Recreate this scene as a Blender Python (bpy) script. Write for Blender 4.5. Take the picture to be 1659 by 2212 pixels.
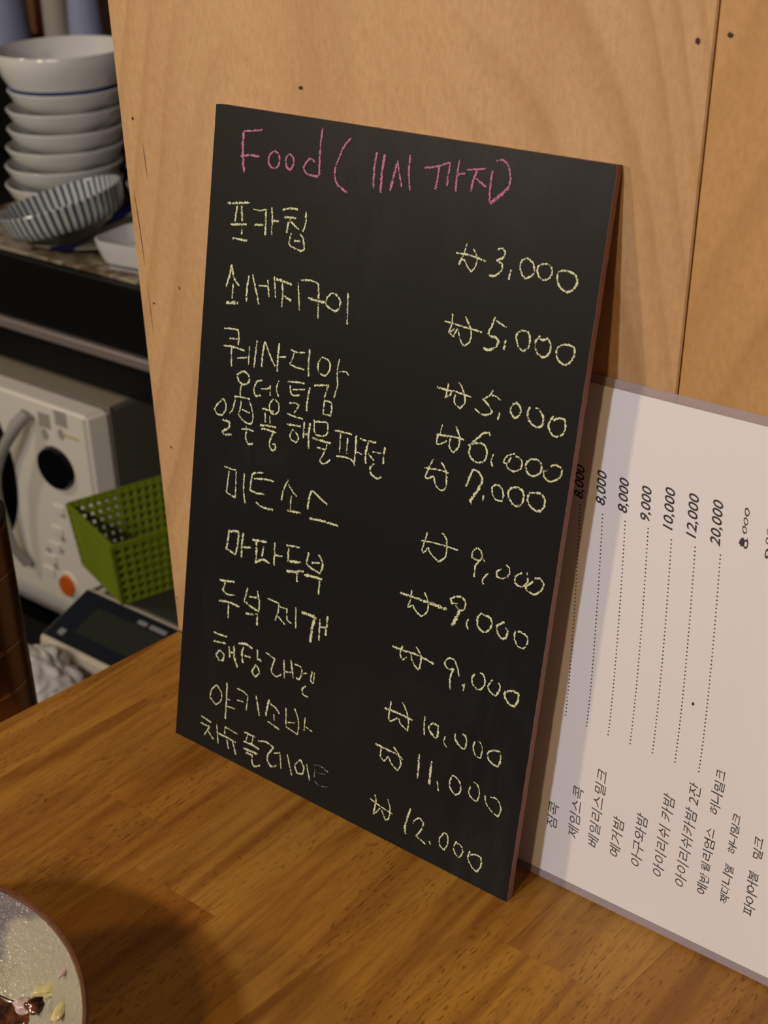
import bpy, bmesh, math, random
from mathutils import Vector, Matrix, noise
random.seed(7)
S = bpy.context.scene
COL = S.collection
for o in list(bpy.data.objects): bpy.data.objects.remove(o)

# ---------------------------------------------------------------- camera
def make_camera():
    f, pitch, roll, yaw = 3091.277, 0.48303, -0.03143, 0.68605
    cy, sy, cp, sp = math.cos(yaw), math.sin(yaw), math.cos(pitch), math.sin(pitch)
    fwd = Vector((-sy*cp, cy*cp, -sp)); right = Vector((cy, sy, 0)); up = right.cross(fwd)
    cr, sr = math.cos(roll), math.sin(roll)
    r2 = right*cr + up*sr; u2 = up*cr - right*sr
    cd = bpy.data.cameras.new('camera'); cam = bpy.data.objects.new('camera', cd); COL.objects.link(cam)
    cam.matrix_world = Matrix(((r2.x, u2.x, -fwd.x, 0.51248), (r2.y, u2.y, -fwd.y, -0.44166), (r2.z, u2.z, -fwd.z, 0.4191), (0, 0, 0, 1)))
    cd.sensor_fit = 'HORIZONTAL'; cd.sensor_width = 36; cd.lens = f/1659*36
    cd.shift_x = -7.7/1659
    cd.clip_start = 0.02; cd.clip_end = 30
    cd.dof.use_dof = True; cd.dof.focus_distance = 0.575; cd.dof.aperture_fstop = 25
    S.camera = cam
make_camera()

# ---------------------------------------------------------------- world, lights, exposure
S.view_settings.view_transform = 'Standard'; S.view_settings.look = 'None'
S.view_settings.gamma = 1; S.view_settings.use_curve_mapping = False
S.view_settings.exposure = 0.72
w = bpy.data.worlds.new('world'); S.world = w; w.use_nodes = True
w.node_tree.nodes['Background'].inputs[0].default_value = (1.0, 0.72, 0.5, 1)
w.node_tree.nodes['Background'].inputs[1].default_value = 0.035

def lamp(name, loc, energy, color, radius):
    l = bpy.data.lights.new(name, 'POINT'); l.energy = energy; l.color = color; l.shadow_soft_size = radius
    o = bpy.data.objects.new(name, l); o.location = loc; COL.objects.link(o); return o
lamp('pendant_lamp_warm', (0.42, -1.12, 0.81), 8.0, (1, .70, .40), .035)
lamp('pendant_lamp_cool', (0.13, -1.30, 0.95), 23.0, (.80, .85, 1), .04)
lamp('pendant_lamp_soft', (-0.52, -1.08, 0.66), 12.0, (1, .80, .48), .05)
lamp('kitchen_lamp', (-1.35, -0.30, 0.75), 8.0, (1, .9, .74), .06)

# ---------------------------------------------------------------- helpers
def lnk(nt, a, b): nt.links.new(a, b)
def mat(name, color=(.8, .8, .8), rough=.5, metal=0, **kw):
    m = bpy.data.materials.new(name); m.use_nodes = True
    b = m.node_tree.nodes['Principled BSDF']
    b.inputs['Base Color'].default_value = (*color, 1); b.inputs['Roughness'].default_value = rough
    b.inputs['Metallic'].default_value = metal
    for k, v in kw.items():
        b.inputs[k.replace('_', ' ')].default_value = v
    return m
def P(m): return m.node_tree.nodes['Principled BSDF']
def N(m, t, **kw):
    n = m.node_tree.nodes.new(t)
    for k, v in kw.items(): setattr(n, k, v)
    return n
def coords(m, scale=(1, 1, 1), rot=(0, 0, 0), loc=(0, 0, 0), kind='Object'):
    tc = N(m, 'ShaderNodeTexCoord'); mp = N(m, 'ShaderNodeMapping')
    mp.inputs['Scale'].default_value = scale; mp.inputs['Rotation'].default_value = rot; mp.inputs['Location'].default_value = loc
    lnk(m.node_tree, tc.outputs[kind], mp.inputs['Vector']); return mp.outputs['Vector']
def nz(m, vec, scale, detail=4, rough=.55, dist=0):
    n = N(m, 'ShaderNodeTexNoise'); n.inputs['Scale'].default_value = scale; n.inputs['Detail'].default_value = detail
    n.inputs['Roughness'].default_value = rough; n.inputs['Distortion'].default_value = dist
    lnk(m.node_tree, vec, n.inputs['Vector']); return n.outputs['Fac']
def ramp(m, fac, stops, interp='LINEAR'):
    r = N(m, 'ShaderNodeValToRGB'); cr = r.color_ramp; cr.interpolation = interp
    while len(cr.elements) < len(stops): cr.elements.new(.5)
    for e, (p, c) in zip(cr.elements, stops):
        e.position = p; e.color = c if len(c) == 4 else (*c, 1)
    lnk(m.node_tree, fac, r.inputs[0]); return r.outputs[0]
def mixc(m, fac, a, b, mode='MIX'):
    x = N(m, 'ShaderNodeMix', data_type='RGBA', blend_type=mode)
    if hasattr(fac, 'links'): lnk(m.node_tree, fac, x.inputs[0])
    else: x.inputs[0].default_value = fac
    for i, v in ((6, a), (7, b)):
        if hasattr(v, 'links'): lnk(m.node_tree, v, x.inputs[i])
        else: x.inputs[i].default_value = v if len(v) == 4 else (*v, 1)
    return x.outputs[2]
def math_(m, op, a, b=None, clamp=False):
    x = N(m, 'ShaderNodeMath', operation=op, use_clamp=clamp)
    for i, v in ((0, a), (1, b)):
        if v is None: continue
        if hasattr(v, 'links'): lnk(m.node_tree, v, x.inputs[i])
        else: x.inputs[i].default_value = v
    return x.outputs[0]
def bump(m, h, strength=.2, dist=.001):
    b = N(m, 'ShaderNodeBump'); b.inputs['Strength'].default_value = strength; b.inputs['Distance'].default_value = dist
    lnk(m.node_tree, h, b.inputs['Height']); lnk(m.node_tree, b.outputs[0], P(m).inputs['Normal'])
def setc(m, col): lnk(m.node_tree, col, P(m).inputs['Base Color'])

def obj(name, bm, m, parent=None, smooth=False, label=None, kind=None):
    me = bpy.data.meshes.new(name)
    if isinstance(bm, bmesh.types.BMesh):
        bmesh.ops.recalc_face_normals(bm, faces=bm.faces)
        bm.to_mesh(me); bm.free()
    else: me.from_pydata(*bm)
    for x in (m if isinstance(m, (list, tuple)) else [m]): me.materials.append(x)
    if smooth:
        for f in me.polygons: f.use_smooth = True
        try: me.set_sharp_from_angle(angle=math.radians(40))
        except Exception: pass
    o = bpy.data.objects.new(name, me); COL.objects.link(o)
    if parent: o.parent = parent
    if label: o['label'] = label
    if kind: o['kind'] = kind
    return o
def thing(name, loc=(0, 0, 0), rot=(0, 0, 0), label=None, cat=None, group=None):
    o = bpy.data.objects.new(name, None); o.empty_display_size = .02
    o.location = loc; o.rotation_euler = rot; COL.objects.link(o)
    if label: tag(o, label, cat, group)
    return o
def tag(o, label, cat, group=None):
    o['label'] = label; o['category'] = cat
    if group: o['group'] = group
    return o
def dup(root, loc=None, rot=None, label=None):
    c = root.copy(); COL.objects.link(c)
    if loc is not None: c.location = loc
    if rot is not None: c.rotation_euler = rot
    if label: c['label'] = label
    for ch in list(root.children):
        d = ch.copy(); COL.objects.link(d); d.parent = c
    return c
def box(x0, x1, y0, y1, z0, z1, bev=0, seg=1, bm=None):
    b2 = bmesh.new()
    bmesh.ops.create_cube(b2, size=1)
    for v in b2.verts:
        v.co = Vector(((x0+x1)/2+v.co.x*(x1-x0), (y0+y1)/2+v.co.y*(y1-y0), (z0+z1)/2+v.co.z*(z1-z0)))
    if bev: bmesh.ops.bevel(b2, geom=list(b2.edges), offset=bev, segments=seg, affect='EDGES', profile=.5)
    if bm is None: return b2
    me = bpy.data.meshes.new('tmp'); b2.to_mesh(me); b2.free(); bm.from_mesh(me); bpy.data.meshes.remove(me)
    return bm
def lathe(prof, seg=64, bm=None, cap=False):
    bm = bm or bmesh.new(); rings = []
    for r, z in prof:
        if r < 1e-6: rings.append([bm.verts.new((0, 0, z))])
        else: rings.append([bm.verts.new((r*math.cos(2*math.pi*i/seg), r*math.sin(2*math.pi*i/seg), z)) for i in range(seg)])
    for a, b in zip(rings, rings[1:]):
        for i in range(seg):
            j = (i+1) % seg
            if len(a) == 1 and len(b) == 1: continue
            if len(a) == 1: bm.faces.new((a[0], b[i], b[j]))
            elif len(b) == 1: bm.faces.new((a[i], a[j], b[0]))
            else: bm.faces.new((a[i], a[j], b[j], b[i]))
    return bm
def tube(pts, r, seg=8, bm=None):
    bm = bm or bmesh.new(); prev = None; pts = [Vector(p) for p in pts]; rr = r if isinstance(r, list) else [r]*len(pts)
    for i, p in enumerate(pts):
        t = (pts[min(i+1, len(pts)-1)]-pts[max(i-1, 0)]).normalized()
        a = t.cross(Vector((0, 0, 1)));  a = a.normalized() if a.length > 1e-4 else Vector((1, 0, 0)); b = t.cross(a)
        ring = [bm.verts.new(p+a*math.cos(2*math.pi*k/seg)*rr[i]+b*math.sin(2*math.pi*k/seg)*rr[i]) for k in range(seg)]
        if prev:
            for k in range(seg): bm.faces.new((prev[k], prev[(k+1) % seg], ring[(k+1) % seg], ring[k]))
        else: bm.faces.new(ring[::-1])
        prev = ring
    bm.faces.new(prev); return bm
def disc(cx, cz, rx, rz, y0, y1, seg=32):   # disc facing -y
    bm = bmesh.new()
    a = [bm.verts.new((cx+rx*math.cos(2*math.pi*i/seg), y1, cz+rz*math.sin(2*math.pi*i/seg))) for i in range(seg)]
    b = [bm.verts.new((cx+rx*.93*math.cos(2*math.pi*i/seg), y0, cz+rz*.93*math.sin(2*math.pi*i/seg))) for i in range(seg)]
    for i in range(seg): bm.faces.new((a[i], a[(i+1) % seg], b[(i+1) % seg], b[i]))
    bm.faces.new(b); bm.faces.new(a[::-1]); return bm

# ---------------------------------------------------------------- materials
def plywood(name, seed, base=(.56, .34, .155), dark=(.35, .175, .06), light=(.62, .40, .20), xc=.078):
    m = mat(name, rough=.55)
    v = coords(m, (1, 1, .22), loc=(seed, seed*.7, seed*.3))
    warp = nz(m, v, 7, 2, .5)
    # cathedral grain: iso-lines of a slow noise stretched along z
    slow = nz(m, coords(m, (1, 1, .30), loc=(seed*2.1, 0, seed)), 6.5, 1.2, .4, .25)
    tcx = N(m, 'ShaderNodeTexCoord'); spx = N(m, 'ShaderNodeSeparateXYZ'); lnk(m.node_tree, tcx.outputs['Object'], spx.inputs[0])
    dx = math_(m, 'SUBTRACT', spx.outputs[0], xc)
    rr = math_(m, 'SQRT', math_(m, 'ADD', math_(m, 'MULTIPLY', dx, dx), .00018))
    s = math_(m, 'ADD', math_(m, 'MULTIPLY', rr, 56.0), math_(m, 'MULTIPLY', spx.outputs[2], 17.0))
    s = math_(m, 'ADD', s, math_(m, 'MULTIPLY', slow, 8.0)); s = math_(m, 'FRACT', s)
    line = ramp(m, s, [(0, (0, 0, 0)), (.45, (.08,)*3), (.86, (1, 1, 1)), (.93, (.45,)*3), (1, (0, 0, 0))])
    mask = ramp(m, warp, [(.38, (0.15,)*3), (.58, (1, 1, 1))])
    lf = math_(m, 'MULTIPLY', line, mask)
    blot = nz(m, coords(m, (1, 1, .6), loc=(seed, 1, 2)), 14, 4, .6)
    c = mixc(m, blot, base, light)
    c = mixc(m, math_(m, 'MULTIPLY', lf, .62), c, dark)
    fine = nz(m, coords(m, (1, 1, .5)), 420, 4, .7)
    c = mixc(m, ramp(m, fine, [(.38, (.0,)*3), (.72, (.40,)*3)]), c, dark)
    mot = nz(m, coords(m, (1, 1, .8)), 130, 3, .6)
    c = mixc(m, ramp(m, mot, [(.50, (0,)*3), (.80, (.45,)*3)]), c, light)
    band = nz(m, coords(m, (1, 1, .04), loc=(seed*3, 0, 0)), 22, 3, .5)
    c = mixc(m, ramp(m, band, [(.4, (0,)*3), (.75, (.35,)*3)]), c, dark)
    setc(m, c); bump(m, fine, .18, .0004)
    P(m).inputs['Specular IOR Level'].default_value = .35
    return m
M_ply1 = plywood('plywood_pale', 3.1)
M_ply2 = plywood('plywood_honey', 8.4, (.55, .315, .115), (.34, .165, .045), (.60, .36, .145), .43)
M_hole = mat('dark_pit', (.06, .025, .01), .9)
M_gapdark = mat('dark_backing', (.012, .008, .005), .9)

def stave_mat():
    m = mat('oiled_rubberwood', rough=.36)
    oi = N(m, 'ShaderNodeObjectInfo')
    tc = N(m, 'ShaderNodeTexCoord'); add = N(m, 'ShaderNodeVectorMath', operation='ADD'); mp = N(m, 'ShaderNodeMapping')
    mp.inputs['Scale'].default_value = (1, .09, 1)
    rs = N(m, 'ShaderNodeVectorMath', operation='SCALE'); lnk(m.node_tree, oi.outputs['Location'], rs.inputs[0]); rs.inputs['Scale'].default_value = 37.0
    lnk(m.node_tree, tc.outputs['Object'], add.inputs[0]); lnk(m.node_tree, rs.outputs[0], add.inputs[1])
    lnk(m.node_tree, add.outputs[0], mp.inputs['Vector']); v = mp.outputs[0]
    g = nz(m, v, 75, 5, .62, .6)
    big = nz(m, v, 18, 3, .5, .8)
    base = oi.outputs['Color']
    c = mixc(m, ramp(m, big, [(.35, (0,)*3), (.72, (.55,)*3)]), base, (.22, .075, .010), 'MIX')
    c = mixc(m, ramp(m, g, [(.44, (0,)*3), (.66, (.70,)*3)]), c, (.16, .045, .005))
    g2 = nz(m, v, 230, 4, .6)
    c = mixc(m, ramp(m, g2, [(.48, (0,)*3), (.75, (.5,)*3)]), c, (.17, .05, .006))
    # short dark pores along the grain
    mp2 = N(m, 'ShaderNodeMapping'); mp2.inputs['Scale'].default_value = (1, .20, 1); lnk(m.node_tree, add.outputs[0], mp2.inputs['Vector'])
    pore = nz(m, mp2.outputs[0], 950, 2, .5)
    pz = nz(m, mp2.outputs[0], 40, 2, .5)
    pm = math_(m, 'MULTIPLY', ramp(m, pore, [(.57, (0,)*3), (.66, (1,)*3)]), ramp(m, pz, [(.42, (.25,)*3), (.60, (1,)*3)]))
    c = mixc(m, math_(m, 'MULTIPLY', pm, .6), c, (.06, .015, .003))
    setc(m, c); bump(m, g, .06, .0004)
    P(m).inputs['Specular IOR Level'].default_value = .4
    rr = nz(m, coords(m), 30, 3, .5)
    lnk(m.node_tree, ramp(m, rr, [(.3, (.30,)*3), (.7, (.46,)*3)]), P(m).inputs['Roughness'])
    return m
M_stave = stave_mat()
M_panelwood = mat('counter_panel_brown', (.20, .09, .03), .6)

def board_mats():
    m = mat('blackboard_paint', rough=.42)
    n1 = nz(m, coords(m, (1, 1, 1)), 900, 3, .7)
    n2 = nz(m, coords(m, (1, 1, 1)), 9, 4, .6, .6)
    n3 = nz(m, coords(m, (3, 1, 1), rot=(0, .5, 0)), 22, 5, .7, .5)
    dust = math_(m, 'MULTIPLY', ramp(m, n2, [(.50, (0,)*3), (.80, (1,)*3)]), ramp(m, n3, [(.40, (0,)*3), (.75, (1,)*3)]))
    c = mixc(m, n1, (.0045, .0045, .0055), (.0105, .0100, .0105))
    c = mixc(m, math_(m, 'MULTIPLY', dust, .045), c, (.4, .42, .40))
    setc(m, c); bump(m, n1, .12, .0002); P(m).inputs['Specular IOR Level'].default_value = .20
    e = mat('reddish_fibreboard_edge', rough=.8)
    setc(e, mixc(e, nz(e, coords(e), 700, 3, .7), (.20, .095, .075), (.38, .21, .17)))
    return m, e
M_board, M_bedge = board_mats()

def chalk_mat(name, col, dens=.0):
    m = mat(name, col, .95)
    P(m).inputs['Specular IOR Level'].default_value = .1
    nt = m.node_tree
    g1 = nz(m, coords(m, (1, 1, 1)), 1500, 2, .6)
    g2 = nz(m, coords(m, (1, 1, 1)), 520, 3, .6)
    g = math_(m, 'ADD', math_(m, 'MULTIPLY', g1, .55), math_(m, 'MULTIPLY', g2, .55))
    tc = N(m, 'ShaderNodeTexCoord'); sp = N(m, 'ShaderNodeSeparateXYZ'); lnk(nt, tc.outputs['UV'], sp.inputs[0])
    d = math_(m, 'ABSOLUTE', math_(m, 'SUBTRACT', math_(m, 'MULTIPLY', sp.outputs['Y'], 2.0), 1.0))
    edge = math_(m, 'MULTIPLY', math_(m, 'POWER', d, 2.2), .30)
    val = math_(m, 'SUBTRACT', g, edge)
    a = ramp(m, math_(m, 'ADD', val, dens), [(.43, (0,)*3), (.53, (1,)*3)])
    tr = N(m, 'ShaderNodeBsdfTransparent'); mx = N(m, 'ShaderNodeMixShader')
    lnk(nt, a, mx.inputs[0]); lnk(nt, tr.outputs[0], mx.inputs[1]); lnk(nt, P(m).outputs[0], mx.inputs[2])
    lnk(nt, mx.outputs[0], nt.nodes['Material Output'].inputs['Surface'])
    return m
M_yel = chalk_mat('pale_yellow_chalk', (.66, .68, .42))
M_pink = chalk_mat('pink_chalk', (.46, .17, .25), .02)
M_faint = chalk_mat('smeared_chalk', (.30, .33, .22), -.07)

def paper_mat():
    m = mat('laminated_paper', (.80, .77, .76), .5)
    P(m).inputs['Coat Weight'].default_value = .6; P(m).inputs['Coat Roughness'].default_value = .16
    n = nz(m, coords(m), 25, 3, .5)
    b = N(m, 'ShaderNodeBump'); b.inputs['Strength'].default_value = .5; b.inputs['Distance'].default_value = .0008
    lnk(m.node_tree, n, b.inputs['Height']); lnk(m.node_tree, b.outputs[0], P(m).inputs['Coat Normal'])
    return m
M_paper = paper_mat()
def film_mat():
    m = bpy.data.materials.new('clear_laminate_film'); m.use_nodes = True; nt = m.node_tree
    b = nt.nodes['Principled BSDF']; b.inputs['Base Color'].default_value = (.70, .62, .64, 1); b.inputs['Roughness'].default_value = .2
    tr = nt.nodes.new('ShaderNodeBsdfTransparent'); tr.inputs[0].default_value = (.93, .9, .93, 1)
    mx = nt.nodes.new('ShaderNodeMixShader'); mx.inputs[0].default_value = .32
    lnk(nt, tr.outputs[0], mx.inputs[1]); lnk(nt, b.outputs[0], mx.inputs[2]); lnk(nt, mx.outputs[0], nt.nodes['Material Output'].inputs['Surface'])
    return m
M_film = film_mat()
M_ink = mat('printer_ink', (.035, .025, .03), .6)
M_inkgrey = mat('thin_grey_ink', (.085, .07, .075), .6)
M_pen = mat('black_pen_ink', (.04, .03, .035), .5)

def glaze():
    m = mat('cream_brushed_glaze', rough=.10)
    tc = N(m, 'ShaderNodeTexCoord'); sp = N(m, 'ShaderNodeSeparateXYZ'); lnk(m.node_tree, tc.outputs['Object'], sp.inputs[0])
    at = N(m, 'ShaderNodeMath', operation='ARCTAN2'); lnk(m.node_tree, sp.outputs[1], at.inputs[0]); lnk(m.node_tree, sp.outputs[0], at.inputs[1])
    rad = math_(m, 'SQRT', math_(m, 'ADD', math_(m, 'MULTIPLY', sp.outputs[0], sp.outputs[0]), math_(m, 'MULTIPLY', sp.outputs[1], sp.outputs[1])))
    cx = N(m, 'ShaderNodeCombineXYZ')
    lnk(m.node_tree, math_(m, 'MULTIPLY', rad, 60.0), cx.inputs[0]); lnk(m.node_tree, math_(m, 'MULTIPLY', at.outputs[0], .9), cx.inputs[1])
    sw = nz(m, cx.outputs[0], 1.0, 3, .5, .5)
    sp2 = nz(m, coords(m), 45, 5, .7)
    arc = math_(m, 'SINE', math_(m, 'ADD', math_(m, 'ADD', math_(m, 'ADD', math_(m, 'MULTIPLY', at.outputs[0], 7.0), -1.32), math_(m, 'MULTIPLY', rad, 55.0)), math_(m, 'MULTIPLY', sw, 5.0)))
    arc = math_(m, 'ADD', math_(m, 'MULTIPLY', arc, .5), .5)
    c = mixc(m, ramp(m, arc, [(.12, (1,)*3), (.30, (0,)*3)]), (.34, .30, .21), (.15, .13, .12))
    c = mixc(m, ramp(m, sp2, [(.55, (0,)*3), (.80, (.6,)*3)]), c, (.16, .08, .03))
    setc(m, c); pit = math_(m, 'MULTIPLY', nz(m, coords(m), 330, 3, .7), ramp(m, rad, [(.060, (.15,)*3), (.079, (1.3,)*3)]))
    bump(m, math_(m, 'ADD', math_(m, 'MULTIPLY', sw, .6), pit), .6, .0018)
    return m
M_glaze = glaze()
M_rim = mat('brown_iron_rim', (.20, .075, .03), .3)
setc(M_rim, mixc(M_rim, nz(M_rim, coords(M_rim), 180, 3, .6), (.055, .018, .006), (.19, .07, .032)))
M_sauce = mat('dark_sauce', (.045, .012, .006), .14)
setc(M_sauce, mixc(M_sauce, ramp(M_sauce, nz(M_sauce, coords(M_sauce), 90, 4, .6), [(.45, (0,)*3), (.65, (1,)*3)]), (.018, .006, .004), (.16, .045, .01)))
M_scrap = mat('pale_yellow_scrap', (.55, .46, .20), .25)
M_scrapw_glint = mat('pinkish_white_scrap_and_glint', (.50, .36, .32), .3)
M_brass = mat('bronze_lacquer_metal', (.48, .23, .09), .27, .95)
M_bcap = mat('dark_grey_cap', (.07, .075, .075), .35, .3)
M_ring = mat('bright_ring', (.8, .72, .66), .18, 1)
M_steel = mat('brushed_steel_dark', (.045, .04, .037), .5, .2)
M_black = mat('black_shelf_paint', (.0025, .0025, .003), .5, 0, Specular_IOR_Level=.25)
M_blackg = mat('black_gloss', (.004, .004, .006), .12)
M_rail = mat('grey_metal_rail', (.26, .22, .20), .45, .3)
M_mw = mat('cream_white_enamel', (.80, .76, .66), .42)
M_mwcase = mat('olive_grey_case', (.13, .125, .085), .5)
M_mwtop = mat('grey_beige_case_top', (.30, .26, .20), .5)
M_mwprint = mat('grey_print', (.36, .34, .31), .6)
M_mwyel = mat('pale_yellow_print', (.60, .52, .30), .6)
M_orange = mat('orange_plastic', (.62, .12, .01), .4)
M_green = mat('lime_green_plastic', (.17, .22, .006), .5)
M_scale = mat('cream_scale_plastic', (.55, .49, .38), .5)
M_scaleblk = mat('navy_black_panel', (.006, .009, .016), .25)
M_lcd = mat('dark_lcd', (.022, .027, .018), .2)
M_printw = mat('white_panel_print', (.22, .21, .22), .6)
M_bag = mat('crinkled_white_plastic', (.74, .71, .66), .3, 0, Alpha=.85)
M_porc = mat('white_porcelain', (.70, .70, .68), .16)
M_blue = mat('cobalt_blue_band', (.008, .035, .15), .2)
M_bwall = mat('brown_kitchen_wall', (.10, .05, .025), .8)
M_floor = mat('dark_floor', (.04, .03, .025), .8)
M_glassb = mat('bluish_clear_plastic', (.42, .46, .68), .15, 0, Alpha=.72)
M_brownbox = mat('orange_brown_board', (.34, .15, .05), .7)
M_redbox = mat('brown_bottle', (.13, .055, .03), .4)
M_greyw = mat('grey_white_wrapper', (.38, .34, .30), .6)

def stripes():
    m = mat('blue_grey_striped_glaze', rough=.14)
    tc = N(m, 'ShaderNodeTexCoord'); sp = N(m, 'ShaderNodeSeparateXYZ'); lnk(m.node_tree, tc.outputs['Object'], sp.inputs[0])
    at = N(m, 'ShaderNodeMath', operation='ARCTAN2'); lnk(m.node_tree, sp.outputs[1], at.inputs[0]); lnk(m.node_tree, sp.outputs[0], at.inputs[1])
    s = math_(m, 'SINE', math_(m, 'MULTIPLY', at.outputs[0], 52.0))
    setc(m, ramp(m, math_(m, 'ADD', math_(m, 'MULTIPLY', s, .5), .5), [(.40, (.62, .62, .60)), (.60, (.03, .065, .11))]))
    return m
M_stripe = stripes()
def pattern_plate():
    m = mat('plate_with_blue_patches', rough=.2)
    tc = N(m, 'ShaderNodeTexCoord'); sp = N(m, 'ShaderNodeSeparateXYZ'); lnk(m.node_tree, tc.outputs['Object'], sp.inputs[0])
    at = N(m, 'ShaderNodeMath', operation='ARCTAN2'); lnk(m.node_tree, sp.outputs[1], at.inputs[0]); lnk(m.node_tree, sp.outputs[0], at.inputs[1])
    s = math_(m, 'SINE', math_(m, 'MULTIPLY', math_(m, 'ADD', at.outputs[0], 1.42), 6.0))
    setc(m, ramp(m, s, [(.55, (.40, .37, .30)), (.60, (.010, .016, .13))]))
    return m
M_plate = pattern_plate()
M_beige = mat('beige_tray', (.33, .27, .18), .35)
setc(M_beige, mixc(M_beige, ramp(M_beige, nz(M_beige, coords(M_beige), 45, 3, .6), [(.45, (0,)*3), (.6, (1,)*3)]), (.36, .31, .21), (.10, .06, .03)))
# ---------------------------------------------------------------- measured placements
SCRAPS_AND_GLINT = [((.1819, -.2342, .0398), (.0050, .0030, .0020), 'M1', .9, 'pale yellow food scrap high on the bowl wall'),
          ((.1955, -.2400, .0430), (.0020, .0048, .0016), 'M1', .35, 'narrow yellow food scrap near the bowl rim'),
          ((.1735, -.2399, .0315), (.0040, .0030, .0022), 'M2', .2, 'pinkish white food scrap at the edge of the sauce'),
          ((.1795, -.2385, .0345), (.0032, .0045, .0020), 'M3', -.3, 'dark brown food scrap beside the yellow one'),
          ((.1885, -.2314, .0500), (.0010, .0034, .0008), 'M2', .3, 'thin whitish sliver standing in for a highlight just under the bowl rim')]  # last entry is a painted highlight on a small glaze ridge, not food
CAN = (-.1214, -.0554, .034, -.088, .0515, (-.047, -.0195, .0245))
STK = (-.8522, .66, -.0517)
_ax = Vector((-.787, .616, 0)).normalized(); _rt = Vector((.616, .787, 0)).normalized()
SDROT = (Matrix.Rotation(math.radians(-13), 3, _ax) @ Matrix.Rotation(math.radians(-5), 3, _rt)).to_euler()
SDLOC = (-.7485+.0052, .545+.0042, -.0262)
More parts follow.
